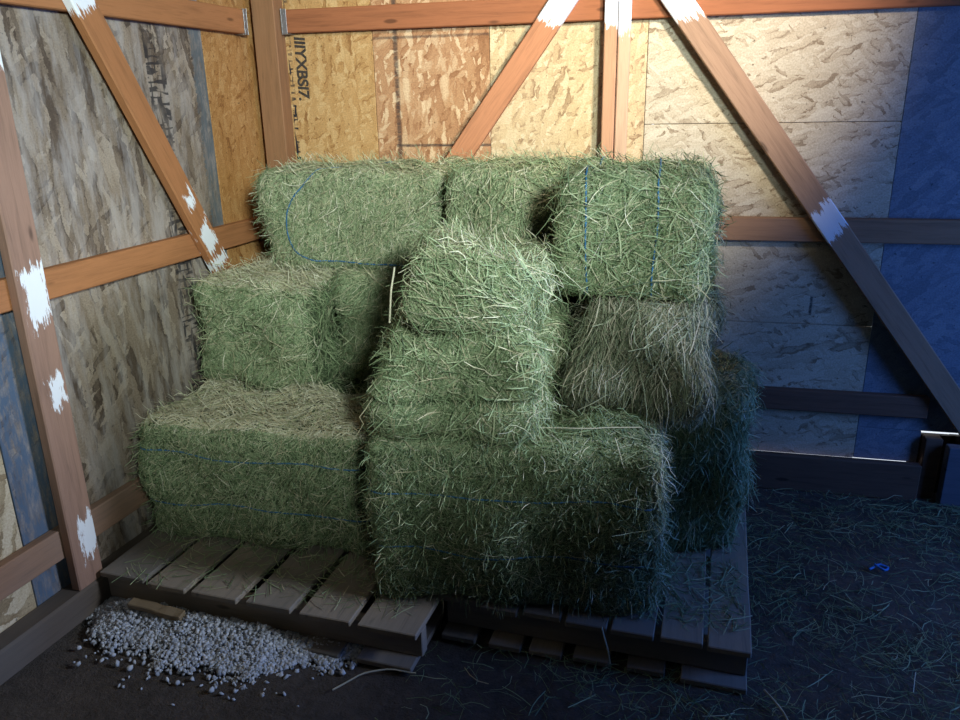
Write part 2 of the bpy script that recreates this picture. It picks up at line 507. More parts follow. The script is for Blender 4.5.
M_back = plain('dark_backing_wood', (0.05, 0.04, 0.03), 0.9)
wb = tag(empty('wall_back', (0, 3.40, 0)), 'back wall sheathed with strand board', 'wall', kind='structure')
def panel_back(x0, x1, z0, z1, mat, dy=0.0):
    me = box_mesh('osb_panel', (x1 - x0, 0.012, z1 - z0), 0.0015)
    return link('osb_panel', me, mat, wb, ((x0 + x1) / 2, -0.004 + dy, (z0 + z1) / 2))
xc = (-1.86 - 1.257) / 2; zc = (0.165 + HT) / 2
panel_back(-1.86, -1.258, 0.1425, HT, osb('plain_orange_strand_board', TAN, 75, 1.0, (0.016, 0.06),
           stamp=[(-1.655 - xc, -1.635 - xc, 1.36 - zc, 2.5 - zc, 70, 1.0)]))
xc = (-1.257 - 0.744) / 2
panel_back(-1.256, -0.745, 0.1425, HT, osb('rosy_coarse_strand_board', ROSY, 78, 2.0, (0.020, 0.075),
           lines=[('x', -1.155 - xc, -2, 2, 0.011, 0.75), ('z', 1.492 - zc, -1.17 - xc, 2, 0.006, 0.9), ('z', 1.935 - zc, -2, 2, 0.006, 0.6)]))
panel_back(-0.743, -0.1, 0.1425, HT, osb('creamy_strand_board', CREAM, 60, 3.0, (0.016, 0.06)), 0.0005)
panel_back(-0.098, 0.8662, 1.5585, HT, osb('pale_strand_board_above', PALEH, 8, 4.0, (0.016, 0.075)))
panel_back(-0.098, 0.8662, 0.7415, 1.5565, osb('pale_strand_board_middle', PALEH, 4, 5.0, (0.016, 0.075),
           lines=[('x', 0.62 - 0.384, 0.78 - 1.149, 0.86 - 1.149, 0.006, 0.9)]))
panel_back(-0.098, 0.8662, 0.1425, 0.7395, osb('pale_strand_board_below', PALEH, 4, 6.0, (0.016, 0.075)))
M_blue = osb('bluish_strand_board', BLUEP, 30, 7.0, (0.02, 0.08))  # mild blue board tone, mostly bluish light put into the colour
panel_back(0.8675, X1 + 0.1, 0.291, HT, M_blue)
panel_back(0.8675, 1.120, 0.1442, 0.2895, M_blue)
def batten(x0, x1, z0, z1):  # strips added behind the seams to keep the bright sky from showing
    link('backing_strip', box_mesh('backing_strip', (x1 - x0, 0.02, z1 - z0), 0), M_back, wb, ((x0 + x1) / 2, 0.0135, (z0 + z1) / 2))
for x in (-1.257, -0.744, -0.099): batten(x - 0.03, x + 0.03, 0.17, HT)
batten(-0.06, 0.84, 1.53, 1.585); batten(-0.06, 0.84, 0.715, 0.765); batten(0.835, 0.90, 1.25, 1.78); batten(0.835, 0.90, 0.17, 0.68); batten(0.90, 1.1, 0.26, 0.32); batten(1.09, 1.26, 0.0, 0.271); batten(1.24, X1, 0.0, 0.273)

# stamped lettering on the orange board (too worn to read), reading downwards
def stamp_text(txt, size, loc, rot, mat, parent, shear=0.0):
    cu = bpy.data.curves.new('stamp', 'FONT')
    cu.body = txt; cu.size = size; cu.extrude = 0.0004; cu.offset = size * 0.03; cu.space_character = 0.95; cu.shear = shear
    o = bpy.data.objects.new('tmp_text', cu); col.objects.link(o)
    dg = bpy.context.evaluated_depsgraph_get(); dg.update()
    me = bpy.data.meshes.new_from_object(o.evaluated_get(dg))
    bpy.data.objects.remove(o)
    me.materials.clear()
    return link('stamped_lettering', me, mat, parent, loc, rot)
M_ink = plain('worn_black_ink', (0.045, 0.033, 0.025), 0.8, 0, 0.6, 90)
stamp_text('IIIYXBSI7.', 0.070, (-1.618, -0.0112, 1.945), (D2R(90), D2R(90), 0), M_ink, wb, 0.1)

# ---- boards of the left wall (local x runs along the wall)
wl_root = tag(empty('wall_left', LW(1.8, 0, -0.046), (0, 0, D2R(90) - PHI)), 'left wall sheathed with weathered strand board', 'wall', kind='structure')
def panel_left(d0, d1, z0, z1, mat, dy=0.0):
    k = 1 / math.cos(PHI)
    a, b = (d0 - 1.8) * k, (d1 - 1.8) * k
    me = box_mesh('osb_panel', (b - a, 0.012, z1 - z0), 0.0015)
    return link('osb_panel', me, mat, wl_root, ((a + b) / 2, dy, (z0 + z1) / 2))
zl = (0.05 + HT) / 2
panel_left(Y0 - 0.1, 1.776, 0.05, HT, osb('yellow_strand_board', YELL, 50, 8.0, (0.03, 0.12)))
k = 1 / math.cos(PHI); pc = ((1.78 + 3.0) / 2 - 1.8) * k
def lx(d): return (d - 1.8) * k - pc
panel_left(1.78, 3.0, 0.05, HT, osb('weathered_grey_strand_board', GREYV, 87, 9.0, (0.024, 0.14), bleach=0.6,
           strips=[(lx(1.7), lx(1.93), (0.09, 0.135, 0.20), 0.95), (lx(2.925), lx(3.1), BLUEEDGE, 0.9)],
           stamp=[(lx(2.66), lx(2.76), -1.2, 0.9, 60, 0.85)]))
for d in (1.778, 3.002):  # same added strips, blocking sky at the left wall seams
    link('backing_strip', box_mesh('backing_strip', (0.06, 0.02, HT - 0.2), 0), M_back, wl_root, ((d - 1.8) / math.cos(PHI), 0.0175, (HT + 0.2) / 2))
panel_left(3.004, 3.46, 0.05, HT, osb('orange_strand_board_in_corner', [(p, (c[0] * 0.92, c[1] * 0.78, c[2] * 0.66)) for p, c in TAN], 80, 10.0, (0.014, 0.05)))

# ---- unseen sides and roof of the shed
M_ply = plain('dark_old_boards', (0.07, 0.06, 0.05), 0.9)
def slab(name, lo, hi, mat, label, cat):
    lo, hi = Vector(lo), Vector(hi)
    o = link(name, box_mesh(name, hi - lo, 0), mat, None, (lo + hi) / 2)
    return tag(o, label, cat, kind='structure')
slab('wall_right', (X1, Y0, -0.05), (X1 + 0.03, 3.39, HT), M_ply, 'right wall of the shed', 'wall')
slab('wall_front', (X0, Y0 - 0.03, -0.05), (X1, Y0, HT), M_ply, 'front wall of the shed', 'wall')
slab('ceiling', (X0, Y0, HT), (X1 + 0.1, 3.46, HT + 0.03), M_ply, 'underside of the shed roof', 'ceiling')

# ---- sills and base planks
M_sill = wood('dirty_sill_timber', (0.10, 0.072, 0.052), seed=3, grey=0.5)
M_dark = wood('dark_stained_plank', (0.13, 0.075, 0.05), seed=4)
def LP(d, z, off): return LW(d, z, off)
sill = timber('baseboard_left', LP(Y0 + 0.05, 0.05, 0.0), LP(3.28, 0.05, 0.0), 0.11, 0.085, LN, M_sill, bevel=0.008)
tag(sill, 'dirty sill timber along the foot of the left wall', 'sill', kind='structure')
bp = timber('baseboard_back', (-1.70, YB - 0.005, 0.072), (1.125, YB - 0.005, 0.072), 0.167, 0.04, BN, M_dark)
tag(bp, 'dark plank along the foot of the back wall', 'plank', kind='structure')
bp2 = timber('baseboard_back', (1.20, YB - 0.04, 0.125), (X1 - 0.01, YB - 0.04, 0.125), 0.28, 0.05, BN, wood('blue_lit_plank', (0.11, 0.115, 0.14), seed=6))  # blue light falling on this plank is put into its grey
tag(bp2, 'taller plank along the foot of the back wall at the right', 'plank', kind='structure')

blk = timber('timber_block', (1.128, 3.372, 0.13), (1.196, 3.372, 0.13), 0.29, 0.05, BN, M_dark)
tag(blk, 'short dark timber block at the end of the foot plank, under the bright gap', 'block')

# ---- girts (horizontal rails)
def rail(label, p0, p1, width, fn, color, seed, grp, thick=0.038, grey=0.0):
    o = timber('wall_rail', p0, p1, width, thick, fn, wood('rail_wood_%d' % seed, color, seed=seed, grey=grey))
    return tag(o, label, 'rail', grp)
yb = YB + 0.019
GB = 'horizontal rails on the back wall'; GL = 'horizontal rails on the left wall'
rail('long reddish rail along the top of the back wall', (-1.645, yb, 2.002), (X1 - 0.02, yb, 2.002), 0.094, BN, RED, 11, GB)
rail('middle rail of the back wall, running behind the steep right brace at hay-top height', (-1.645, yb, 1.142), (X1 - 0.02, yb, 1.142), 0.096, BN, (0.30, 0.165, 0.095), 12, GB)
rail('lowest rail of the back wall, dark, just above the foot plank', (-1.645, yb, 0.408), (1.12, yb, 0.408), 0.094, BN, (0.16, 0.085, 0.055), 13, GB)
def lrail(label, z, d0, d1, color, seed, w=0.096, grey=0.0):
    return rail(label, LW(d0, z, -0.019), LW(d1, z, -0.019), w, LN, color, seed, GL, grey=grey)
lrail('upper rail of the left wall ending at the corner post', 1.998, Y0 + 0.05, 3.26, ORANGE, 14)
lrail('middle rail of the left wall behind the painted post and brace', 1.132, Y0 + 0.05, 3.27, ORANGE, 15)
lrail('lowest rail of the left wall near the pallet', 0.28, Y0 + 0.05, 3.27, (0.30, 0.16, 0.09), 16, 0.105, 0.4)

# ---- corner post, studs, braces
cp = timber('corner_post', (-1.712, 3.345, -0.01), (-1.712, 3.345, HT), 0.105, 0.09, BN, wood('corner_post_wood', (0.25, 0.125, 0.06), seed=21))
tag(cp, 'brown square post standing in the shed corner behind the hay', 'post')
L_ = HT
st1 = timber('wall_stud', (-0.242, 3.3295, 0.16), (-0.242, 3.3295, HT), 0.05, 0.037, BN,
             wood('stud_wood_a', (0.47, 0.25, 0.14), patches=[(2.02 - (0.16 + HT) / 2, 0.09, 0, 0, 1)], seed=22))
tag(st1, 'upright stud on the back wall, left board of the pair, white paint at its top', 'stud', 'paired studs on the back wall')
st2 = timber('wall_stud', (-0.189, 3.333, 0.16), (-0.189, 3.333, HT), 0.048, 0.034, BN,
             wood('stud_wood_b', (0.52, 0.33, 0.21), patches=[(2.06 - (0.16 + HT) / 2, 0.16, 0.6, 0, 1)], seed=23))
tag(st2, 'upright stud on the back wall, paler right board of the pair', 'stud', 'paired studs on the back wall')

def brace(label, p0, p1, width, fn, color, seed, marks, thick=0.038):
    """marks: (world height, half length along the brace, slant, zc, hz)"""
    p0, p1 = Vector(p0), Vector(p1); L = (p1 - p0).length
    pt = [((m[0] - p0.z) / (p1.z - p0.z) * L - L / 2, m[1], m[2], m[3], m[4]) for m in marks]
    o = timber('wall_brace', p0, p1, width, thick, fn, wood('brace_wood_%d' % seed, color, patches=pt, seed=seed))
    return tag(o, label, 'brace', 'diagonal wall braces')
ybr = 3.33
def ext(a, b, z):   # point on the line a-b at height z
    f = (z - a[2]) / (b[2] - a[2]); return tuple(a[i] + (b[i] - a[i]) * f for i in range(3))
a, b = (-0.43, ybr, 2.03), (-0.889, ybr, 1.407)
brace('orange brace on the back wall slanting down leftwards behind the top bales', ext(a, b, 2.6), ext(a, b, 0.2), 0.094, BN, (0.43, 0.185, 0.09), 31, [(2.01, 0.075, 0.3, 0, 1)])
a, b = (0.008, ybr, 2.01), (1.223, ybr, 0.417)
brace('long pale brace on the back wall slanting down to the right', ext(a, b, 2.6), ext(a, b, 0.05), 0.098, BN, (0.34, 0.205, 0.13), 32,
      [(2.02, 0.09, -0.4, 0, 1), (1.185, 0.06, 0.3, 0, 1)])
def lwp(d, z): return LW(d, z, 0.0195)
# left wall brace
a, b = lwp(2.328, 1.983), lwp(2.846, 1.055)
brace('orange brace on the left wall with white paint dabs near its lower end', ext(a, b, 2.6), ext(a, b, 0.2), 0.098, LN, ORANGE, 33,
      [(2.02, 0.07, 0, 0, 1), (1.315, 0.028, 0.2, 0.006, 0.018), (1.165, 0.055, 0.4, 0.0, 0.034), (1.06, 0.02, 0, 0, 1)])
p0, p1 = lwp(1.935, 0.105), lwp(1.935, HT)
Lp = HT - 0.105
def pz(z): return z - 0.105 - Lp / 2
ps = timber('wall_post', p0, p1, 0.108, 0.038, LN, wood('left_post_wood', PINK, seed=34,
            patches=[(pz(1.86), 0.10, 0, -0.02, 0.05), (pz(1.115), 0.085, 0.4, -0.012, 0.04), (pz(0.80), 0.05, 0.3, -0.012, 0.026), (pz(0.27), 0.075, 0.4, -0.02, 0.03)]))
tag(ps, 'pinkish upright post on the left wall dabbed with white paint', 'post')

# ---- galvanised hangers at the corner
M_galv = plain('galvanised_steel', (0.36, 0.37, 0.39), 0.4, 0.8, 0.15, 40)
def hanger(label, loc, rotz):
    h = empty('joist_hanger', loc, (0, 0, rotz)); tag(h, label, 'bracket', 'galvanised hangers at the corner post')
    link('side_plate', box_mesh('side_plate', (0.022, 0.0025, 0.10), 0.0008), M_galv, h, (0.010, -0.0225, 0.0))
    link('end_plate', box_mesh('end_plate', (0.003, 0.05, 0.104), 0.0008), M_galv, h, (-0.0035, 0.002, 0.0))
    link('seat_plate', box_mesh('seat_plate', (0.034, 0.045, 0.0025), 0.0008), M_galv, h, (0.016, 0.0, -0.0505))
    for z in (0.03, 0.0, -0.03):
        me = bpy.data.meshes.new('nail_head'); bm = bmesh.new()
        bmesh.ops.create_cone(bm, cap_ends=True, segments=10, radius1=0.004, radius2=0.003, depth=0.002)
        bmesh.ops.rotate(bm, verts=bm.verts, matrix=Matrix.Rotation(D2R(90), 3, 'X')); bm.to_mesh(me); bm.free()
        link('nail_head', me, M_galv, h, (0.010, -0.0247, z))
hanger('shiny hanger holding the left end of the back wall top rail', (-1.648, yb, 2.002), 0)
p = LW(3.262, 1.998, -0.019)
hanger('dull hanger holding the corner end of the left wall upper rail', p, D2R(-90) - PHI)
# mirror the second one so that its side plate faces the room
h2 = [o for o in bpy.data.objects if o.name.startswith('joist_hanger')][-1]
h2.scale = (1, -1, 1)

# =================================================================== PALLETS
M_pal = [wood('pallet_wood_%d' % i, c, seed=40 + i, grey=0.7, rough=0.85) for i, c in enumerate(
    ((0.24, 0.195, 0.15), (0.33, 0.26, 0.19), (0.19, 0.16, 0.13), (0.28, 0.225, 0.17)))]
def pallet(label, corner, rot, w, d, tops, bots, seed):
    """corner = front left corner on the ground; boards run front to back"""
    g = random.Random(seed)
    r = empty('pallet', (corner[0], corner[1], 0), (0, 0, D2R(rot)))
    tag(r, label, 'pallet', 'wooden pallets under the hay')
    def part(name, x0, x1, y0, y1, z0, z1, turn, mat):
        sx, sy = x1 - x0, y1 - y0
        if turn:   # grain along the depth
            o = link(name, box_mesh(name, (sy, sx, z1 - z0), 0.003, 1, 5, 0.0015, g.random()), mat, r, ((x0 + x1) / 2, (y0 + y1) / 2, (z0 + z1) / 2), (0, 0, D2R(90 + g.uniform(-0.5, 0.5))))
        else:
            o = link(name, box_mesh(name, (sx, sy, z1 - z0), 0.003, 1, 5, 0.0015, g.random()), mat, r, ((x0 + x1) / 2, (y0 + y1) / 2, (z0 + z1) / 2))
        return o
    for i, (a, b) in enumerate(tops):
        part('deck_board', a * w, b * w, g.uniform(-0.018, 0.012), d + g.uniform(-0.01, 0.01), 0.119, 0.139, True, M_pal[g.randrange(4)])
    for y in (0.03, d / 2 - 0.02, d - 0.055):
        part('stringer', 0.003, w - 0.003, y, y + 0.04, 0.0225, 0.1165, False, M_pal[g.randrange(4)])
    for (a, b) in bots:
        part('bottom_board', a * w, b * w, g.uniform(-0.035, -0.01), d, 0.0, 0.020, True, M_pal[g.randrange(4)])
    return r
tops = [(0.0, 0.152), (0.175, 0.300), (0.324, 0.470), (0.496, 0.632), (0.660, 0.808), (0.836, 1.0)]
bots = [(0.05, 0.21), (0.24, 0.40), (0.44, 0.60), (0.63, 0.78), (0.83, 0.985)]
pallet('left wooden pallet beside the gravel, its bare slats showing', (-1.835, 1.95), -4, 1.185, 0.98, tops, bots, 5)
topr = [(0.0, 0.13), (0.145, 0.27), (0.285, 0.41), (0.425, 0.56), (0.575, 0.71), (0.725, 0.855), (0.87, 1.0)]
botr = [(0.0, 0.12), (0.17, 0.28), (0.31, 0.42), (0.46, 0.58), (0.63, 0.75), (0.80, 1.0)]
pallet('right wooden pallet in deep shade under the large front bale', (-0.63, 2.052), -4, 0.945, 0.98, topr, botr, 6)

# =================================================================== HAY
Z0 = 0.140
# spec rows: face, count, angle, spread, Lmin, Lmax, half width, lift, tint mean, tint spread
# tops are sun-bleached tan, the cut faces green
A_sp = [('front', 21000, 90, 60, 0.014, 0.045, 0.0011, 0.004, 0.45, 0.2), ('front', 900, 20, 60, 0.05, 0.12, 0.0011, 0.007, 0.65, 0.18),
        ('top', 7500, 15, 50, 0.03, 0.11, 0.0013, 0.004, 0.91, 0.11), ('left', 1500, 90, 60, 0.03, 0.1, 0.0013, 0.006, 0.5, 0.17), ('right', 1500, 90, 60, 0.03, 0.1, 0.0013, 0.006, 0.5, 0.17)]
A_, B_ = bale('big bale lying on the bare left pallet, tan bleached top and faint blue strings', (-1.357, 2.435, Z0), (0.90, 0.47, 0.462), (0, 0, 0.5), 11, A_sp,
     strings=[(2, 0.118), (2, -0.075)], toff=0.0035, r=0.06, lump=0.018, flake_axis=0, flake=0.12, groove=0.004)
bale('bale at floor level against the back wall, hidden behind the left pallet bale', (-1.29, 2.945, Z0), (0.86, 0.5, 0.455), (0, 0, -3), 12,
     [('top', 1500, 20, 50, 0.04, 0.12, 0.0016, 0.004, 0.6, 0.15), ('right', 600, 90, 60, 0.03, 0.1, 0.0016, 0.006, 0.5, 0.17)])
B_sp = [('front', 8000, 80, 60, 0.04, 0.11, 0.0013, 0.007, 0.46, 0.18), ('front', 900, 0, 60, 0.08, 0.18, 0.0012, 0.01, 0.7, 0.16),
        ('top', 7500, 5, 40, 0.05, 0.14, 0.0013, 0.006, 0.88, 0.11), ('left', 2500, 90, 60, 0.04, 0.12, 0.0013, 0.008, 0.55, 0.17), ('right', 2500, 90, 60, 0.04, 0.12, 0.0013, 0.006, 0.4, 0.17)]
bale('bale with bleached straw top on the second layer beside the left wall', (-1.505, 2.885, 0.605), (0.48, 0.60, 0.41), (0, 0, -4), 13, B_sp, r=0.07, lump=0.022, flake_axis=2, flake=0.12, groove=0.004)
C_sp = [('front', 7000, 70, 50, 0.05, 0.14, 0.0013, 0.009, 0.42, 0.18), ('front', 1500, 40, 40, 0.10, 0.2, 0.0013, 0.016, 0.55, 0.15),
        ('top', 5500, 5, 40, 0.05, 0.14, 0.0013, 0.006, 0.66, 0.16), ('left', 1200, 90, 60, 0.04, 0.12, 0.0013, 0.006, 0.4, 0.17), ('right', 2500, 90, 60, 0.04, 0.12, 0.0013, 0.008, 0.4, 0.17)]
bale('shaded loose-fronted bale on the second layer between the bleached bale and the front column', (-1.035, 3.0, 0.605), (0.42, 0.50, 0.41), (0, 0, -3), 14, C_sp, r=0.08, lump=0.03)
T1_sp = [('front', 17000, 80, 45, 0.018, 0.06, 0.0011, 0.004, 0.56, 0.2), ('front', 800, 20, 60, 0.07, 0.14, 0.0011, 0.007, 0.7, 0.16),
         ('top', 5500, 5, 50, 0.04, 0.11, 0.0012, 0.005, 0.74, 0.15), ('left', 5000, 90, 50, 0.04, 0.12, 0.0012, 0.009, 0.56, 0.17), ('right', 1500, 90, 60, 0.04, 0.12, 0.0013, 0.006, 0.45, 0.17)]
T1, TB = bale('long bale on top at the left, nearest the corner, with a loose blue string', (-1.185, 3.055, 1.022), (0.775, 0.43, 0.395), (0, 0, 0), 15, T1_sp,
     strings=[[(0.12, -0.03, 0.2), (-0.10, -0.14, 0.2), (-0.18, -0.215, 0.15), (-0.255, -0.215, 0.06), (-0.275, -0.215, -0.05), (-0.25, -0.215, -0.11), (-0.17, -0.215, -0.150), (0.0, -0.215, -0.16), (0.38, -0.215, -0.165)]],
     r=0.06, lump=0.018, flake_axis=0, flake=0.13, groove=0.005)
T2_sp = [('front', 5500, 75, 45, 0.06, 0.16, 0.0014, 0.008, 0.56, 0.18), ('front', 2200, 70, 50, 0.03, 0.09, 0.0013, 0.006, 0.5, 0.18),
         ('top', 4500, 10, 60, 0.05, 0.14, 0.0013, 0.007, 0.6, 0.16), ('left', 2500, 90, 60, 0.04, 0.12, 0.0013, 0.008, 0.5, 0.17), ('right', 1500, 90, 60, 0.04, 0.12, 0.0013, 0.006, 0.45, 0.17)]
bale('upright-grained bale in the middle of the top row behind the tilted broken bale', (-0.562, 2.985, 1.022), (0.42, 0.54, 0.40), (0, 0, -2), 16, T2_sp, r=0.06, lump=0.022)
T3_sp = [('front', 4200, 10, 70, 0.08, 0.22, 0.0014, 0.009, 0.52, 0.19), ('front', 3500, 80, 60, 0.04, 0.12, 0.0013, 0.008, 0.45, 0.18),
         ('top', 5500, 20, 60, 0.06, 0.17, 0.0013, 0.007, 0.55, 0.17), ('left', 1800, 90, 60, 0.05, 0.15, 0.0013, 0.01, 0.5, 0.17), ('right', 2200, 90, 60, 0.05, 0.15, 0.0013, 0.012, 0.5, 0.17)]
bale('wide bale at the right end of the top row with two upright blue strings', (-0.085, 2.60, 1.066), (0.455, 0.52, 0.375), (0, 0, -1), 17, T3_sp,
     strings=[(0, -0.135), (0, 0.068)], toff=0.013, r=0.07, lump=0.025)
M1_sp = [('front', 5000, 0, 60, 0.05, 0.14, 0.0013, 0.009, 0.5, 0.19), ('front', 3000, 80, 50, 0.03, 0.09, 0.0013, 0.006, 0.45, 0.18),
         ('top', 3500, 0, 60, 0.05, 0.14, 0.0013, 0.008, 0.5, 0.16), ('left', 1800, 90, 60, 0.05, 0.14, 0.0013, 0.012, 0.55, 0.17), ('right', 4000, 90, 40, 0.05, 0.14, 0.0013, 0.009, 0.55, 0.17)]
bale('front middle bale made of two squashed layers on top of the large dark bale', (-0.568, 2.255, 0.700), (0.48, 0.42, 0.31), (0, 0, 1), 18, M1_sp, r=0.06, lump=0.026, flake_axis=2, flake=0.165, groove=0.03)
M2_sp = [('front', 4500, -35, 32, 0.07, 0.2, 0.0013, 0.008, 0.55, 0.18), ('front', 3000, 40, 60, 0.03, 0.08, 0.0012, 0.006, 0.46, 0.17),
         ('top', 4500, -10, 50, 0.05, 0.13, 0.0013, 0.008, 0.68, 0.17), ('left', 2000, 90, 60, 0.05, 0.14, 0.0013, 0.012, 0.6, 0.17), ('right', 2200, 90, 40, 0.05, 0.14, 0.0013, 0.009, 0.55, 0.17)]
bale('small tilted broken bale perched on the front middle bale', (-0.555, 2.235, 1.022), (0.36, 0.34, 0.225), (0, 12, 3), 19, M2_sp, r=0.055, lump=0.02)
bale('bale on the second layer hidden behind the front middle bale', (-0.55, 2.83, 0.705), (0.50, 0.62, 0.315), (0, 0, 0), 20,
     [('front', 1200, 80, 50, 0.05, 0.14, 0.0016, 0.008, 0.4, 0.17), ('top', 1200, 80, 50, 0.05, 0.14, 0.0016, 0.008, 0.4, 0.17), ('right', 800, 80, 50, 0.05, 0.14, 0.0016, 0.008, 0.4, 0.17)])
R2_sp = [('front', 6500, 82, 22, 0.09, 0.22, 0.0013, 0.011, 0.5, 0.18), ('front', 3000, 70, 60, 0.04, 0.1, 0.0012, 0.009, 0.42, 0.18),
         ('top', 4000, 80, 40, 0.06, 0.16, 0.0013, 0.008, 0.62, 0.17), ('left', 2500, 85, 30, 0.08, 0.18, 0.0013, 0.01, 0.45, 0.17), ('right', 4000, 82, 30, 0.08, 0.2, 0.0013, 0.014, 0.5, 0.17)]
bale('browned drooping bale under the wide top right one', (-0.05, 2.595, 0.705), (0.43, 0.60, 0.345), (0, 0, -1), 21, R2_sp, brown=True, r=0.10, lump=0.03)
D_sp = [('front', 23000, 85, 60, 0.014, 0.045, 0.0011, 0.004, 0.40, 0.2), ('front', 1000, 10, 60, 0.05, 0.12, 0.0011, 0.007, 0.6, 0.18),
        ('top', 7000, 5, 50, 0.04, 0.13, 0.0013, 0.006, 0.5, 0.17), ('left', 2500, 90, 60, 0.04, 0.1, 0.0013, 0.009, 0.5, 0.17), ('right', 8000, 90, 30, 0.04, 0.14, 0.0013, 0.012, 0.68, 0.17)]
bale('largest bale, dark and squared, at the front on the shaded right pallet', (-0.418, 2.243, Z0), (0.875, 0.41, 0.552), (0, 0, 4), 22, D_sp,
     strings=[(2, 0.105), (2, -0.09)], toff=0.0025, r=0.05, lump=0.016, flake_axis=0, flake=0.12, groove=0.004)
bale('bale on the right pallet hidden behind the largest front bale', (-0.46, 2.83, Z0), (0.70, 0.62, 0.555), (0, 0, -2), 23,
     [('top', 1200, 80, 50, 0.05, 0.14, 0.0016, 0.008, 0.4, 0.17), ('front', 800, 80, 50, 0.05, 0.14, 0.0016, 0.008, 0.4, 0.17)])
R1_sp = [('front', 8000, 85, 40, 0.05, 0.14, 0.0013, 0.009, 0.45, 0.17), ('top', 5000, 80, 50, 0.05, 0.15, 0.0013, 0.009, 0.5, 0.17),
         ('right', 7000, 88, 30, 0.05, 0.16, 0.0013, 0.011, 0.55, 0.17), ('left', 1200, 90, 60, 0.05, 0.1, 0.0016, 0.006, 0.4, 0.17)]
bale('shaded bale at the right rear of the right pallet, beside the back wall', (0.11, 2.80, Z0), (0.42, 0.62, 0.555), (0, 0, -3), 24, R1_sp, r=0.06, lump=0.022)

# ---- long single stalks
M_straw = plain('pale_straw', (0.52, 0.47, 0.33), 0.6, 0, 0.2, 20)
def stalk(label, pts, rad=0.0022, group=None):
    P = resample(pts, 0.02)
    k = np.arange(len(P))
    P = P + np.stack([np.sin(k * 0.7) * 0.0015, np.cos(k * 0.9) * 0.0015, 0 * k], 1)
    o = link('straw_stalk', tube_mesh('straw_stalk', P, rad, 6, False), M_straw)
    return tag(o, label, 'straw', group)
stalk('long pale stalk dangling at the left side of the tilted broken bale', [(-0.735, 2.055, 1.215), (-0.745, 2.045, 1.16), (-0.752, 2.04, 1.055)], 0.003)

# =================================================================== FLOOR LITTER
def in_bases(x, y):
    # ground under pallets, seen only at their edges
    m = ((x > -1.83) & (x < -0.66) & (y > 1.96)) | ((x > -0.62) & (x < 0.33) & (y > 2.03))
    return m
def litter(name, label, n, seed, area, tm, L0, L1, wid, lift):
    g = np.random.default_rng(seed)
    x = g.uniform(area[0], area[1], n); y = g.uniform(area[2], area[3], n)
    dens = 0.5 + 0.5 * np.sin(x * 4 + 1.3 * np.sin(y * 3)) * np.sin(y * 5 + x)
    ramp = np.clip((x + 0.75) / 0.7, 0.0, 1)            # hardly any straw on the dirt at the left
    keep = (g.random(n) < (0.25 + 0.75 * dens) * ramp) & ~in_bases(x, y)
    x, y = x[keep], y[keep]; n = len(x)
    th = g.uniform(0, 6.28, n); L = g.uniform(L0, L1, n); bend = g.normal(0, 0.25, n)
    z0 = g.uniform(0.001, lift, n)
    S = 4; P = np.zeros((n, S, 3))
    for i in range(S):
        u = i / (S - 1) - 0.5
        P[:, i, 0] = x + np.cos(th) * L * u - np.sin(th) * L * bend * u * u * 2
        P[:, i, 1] = np.minimum(y + np.sin(th) * L * u + np.cos(th) * L * bend * u * u * 2, 3.31)
        P[:, i, 2] = z0 + np.abs(g.normal(0, 0.004, n)) + 0.001
    tan = unit(np.gradient(P, axis=1))
    nn = np.array([0, 0, 1.0])[None, None] + g.normal(0, 0.5, (n, 1, 3))
    wd = unit(np.cross(tan, nn)) * (wid * g.uniform(0.5, 1.3, n))[:, None, None]
    V, Q = ribbon_arrays(P, wd)
    me = mesh_np(name, V, Q, np.repeat(np.clip(g.normal(tm, 0.2, n), 0, 1), S * 2))
    o = link(name, me, M_stalk)
    return tag(o, label, 'hay', kind='stuff')
litter('hay_litter', 'loose hay strewn over the dark floor at the right and before the pallets', 22000, 51, (-0.75, 2.3, 1.2, 3.3), 0.36, 0.02, 0.12, 0.0010, 0.010)
# loose bits on the pallet slats
def slat_litter():
    g = np.random.default_rng(61); n = 900
    x = np.r_[g.uniform(-1.75, -0.72, 500), g.uniform(0.0, 0.31, 400)]
    y = np.r_[1.93 + (g.random(500) ** 1.5) * 0.27, g.uniform(2.06, 2.45, 400)]
    y[:500] = 2.195 - (y[:500] - 1.93)
    th = g.uniform(0, 6.28, n); L = g.uniform(0.02, 0.10, n)
    S = 3; P = np.zeros((n, S, 3))
    for i in range(S):
        u = i / (S - 1) - 0.5
        P[:, i, 0] = x + np.cos(th) * L * u; P[:, i, 1] = y + np.sin(th) * L * u + u * u * 0.01
        P[:, i, 2] = 0.1415 + np.abs(g.normal(0, 0.003, n))
    wd = unit(np.cross(unit(np.gradient(P, axis=1)), np.array([0, 0, 1.0])[None, None] + g.normal(0, 0.4, (n, 1, 3)))) * (0.0012 * g.uniform(0.6, 1.2, n))[:, None, None]
    V, Q = ribbon_arrays(P, wd)
    o = link('hay_crumbs', mesh_np('hay_crumbs', V, Q, np.repeat(np.clip(g.normal(0.55, 0.2, n), 0, 1), S * 2)), M_stalk)
    return tag(o, 'crumbs of hay fallen on the pallet slats', 'hay', kind='stuff')
slat_litter()
stalk('pale straight stalk lying across the top of the largest dark bale', [(-0.405, 2.093, 0.735), (-0.22, 2.10, 0.742), (-0.03, 2.155, 0.738)], 0.002)
stalk('forked pale stalk on the dark floor before the right pallet corner', [(0.36, 1.98, 0.012), (0.40, 1.90, 0.016), (0.425, 1.82, 0.012), (0.47, 1.78, 0.01)], 0.003)
stalk('thin stalk leaning on the front boards of the right pallet', [(-0.085, 1.99, 0.02), (-0.10, 1.985, 0.09), (-0.115, 1.99, 0.15)], 0.0025)
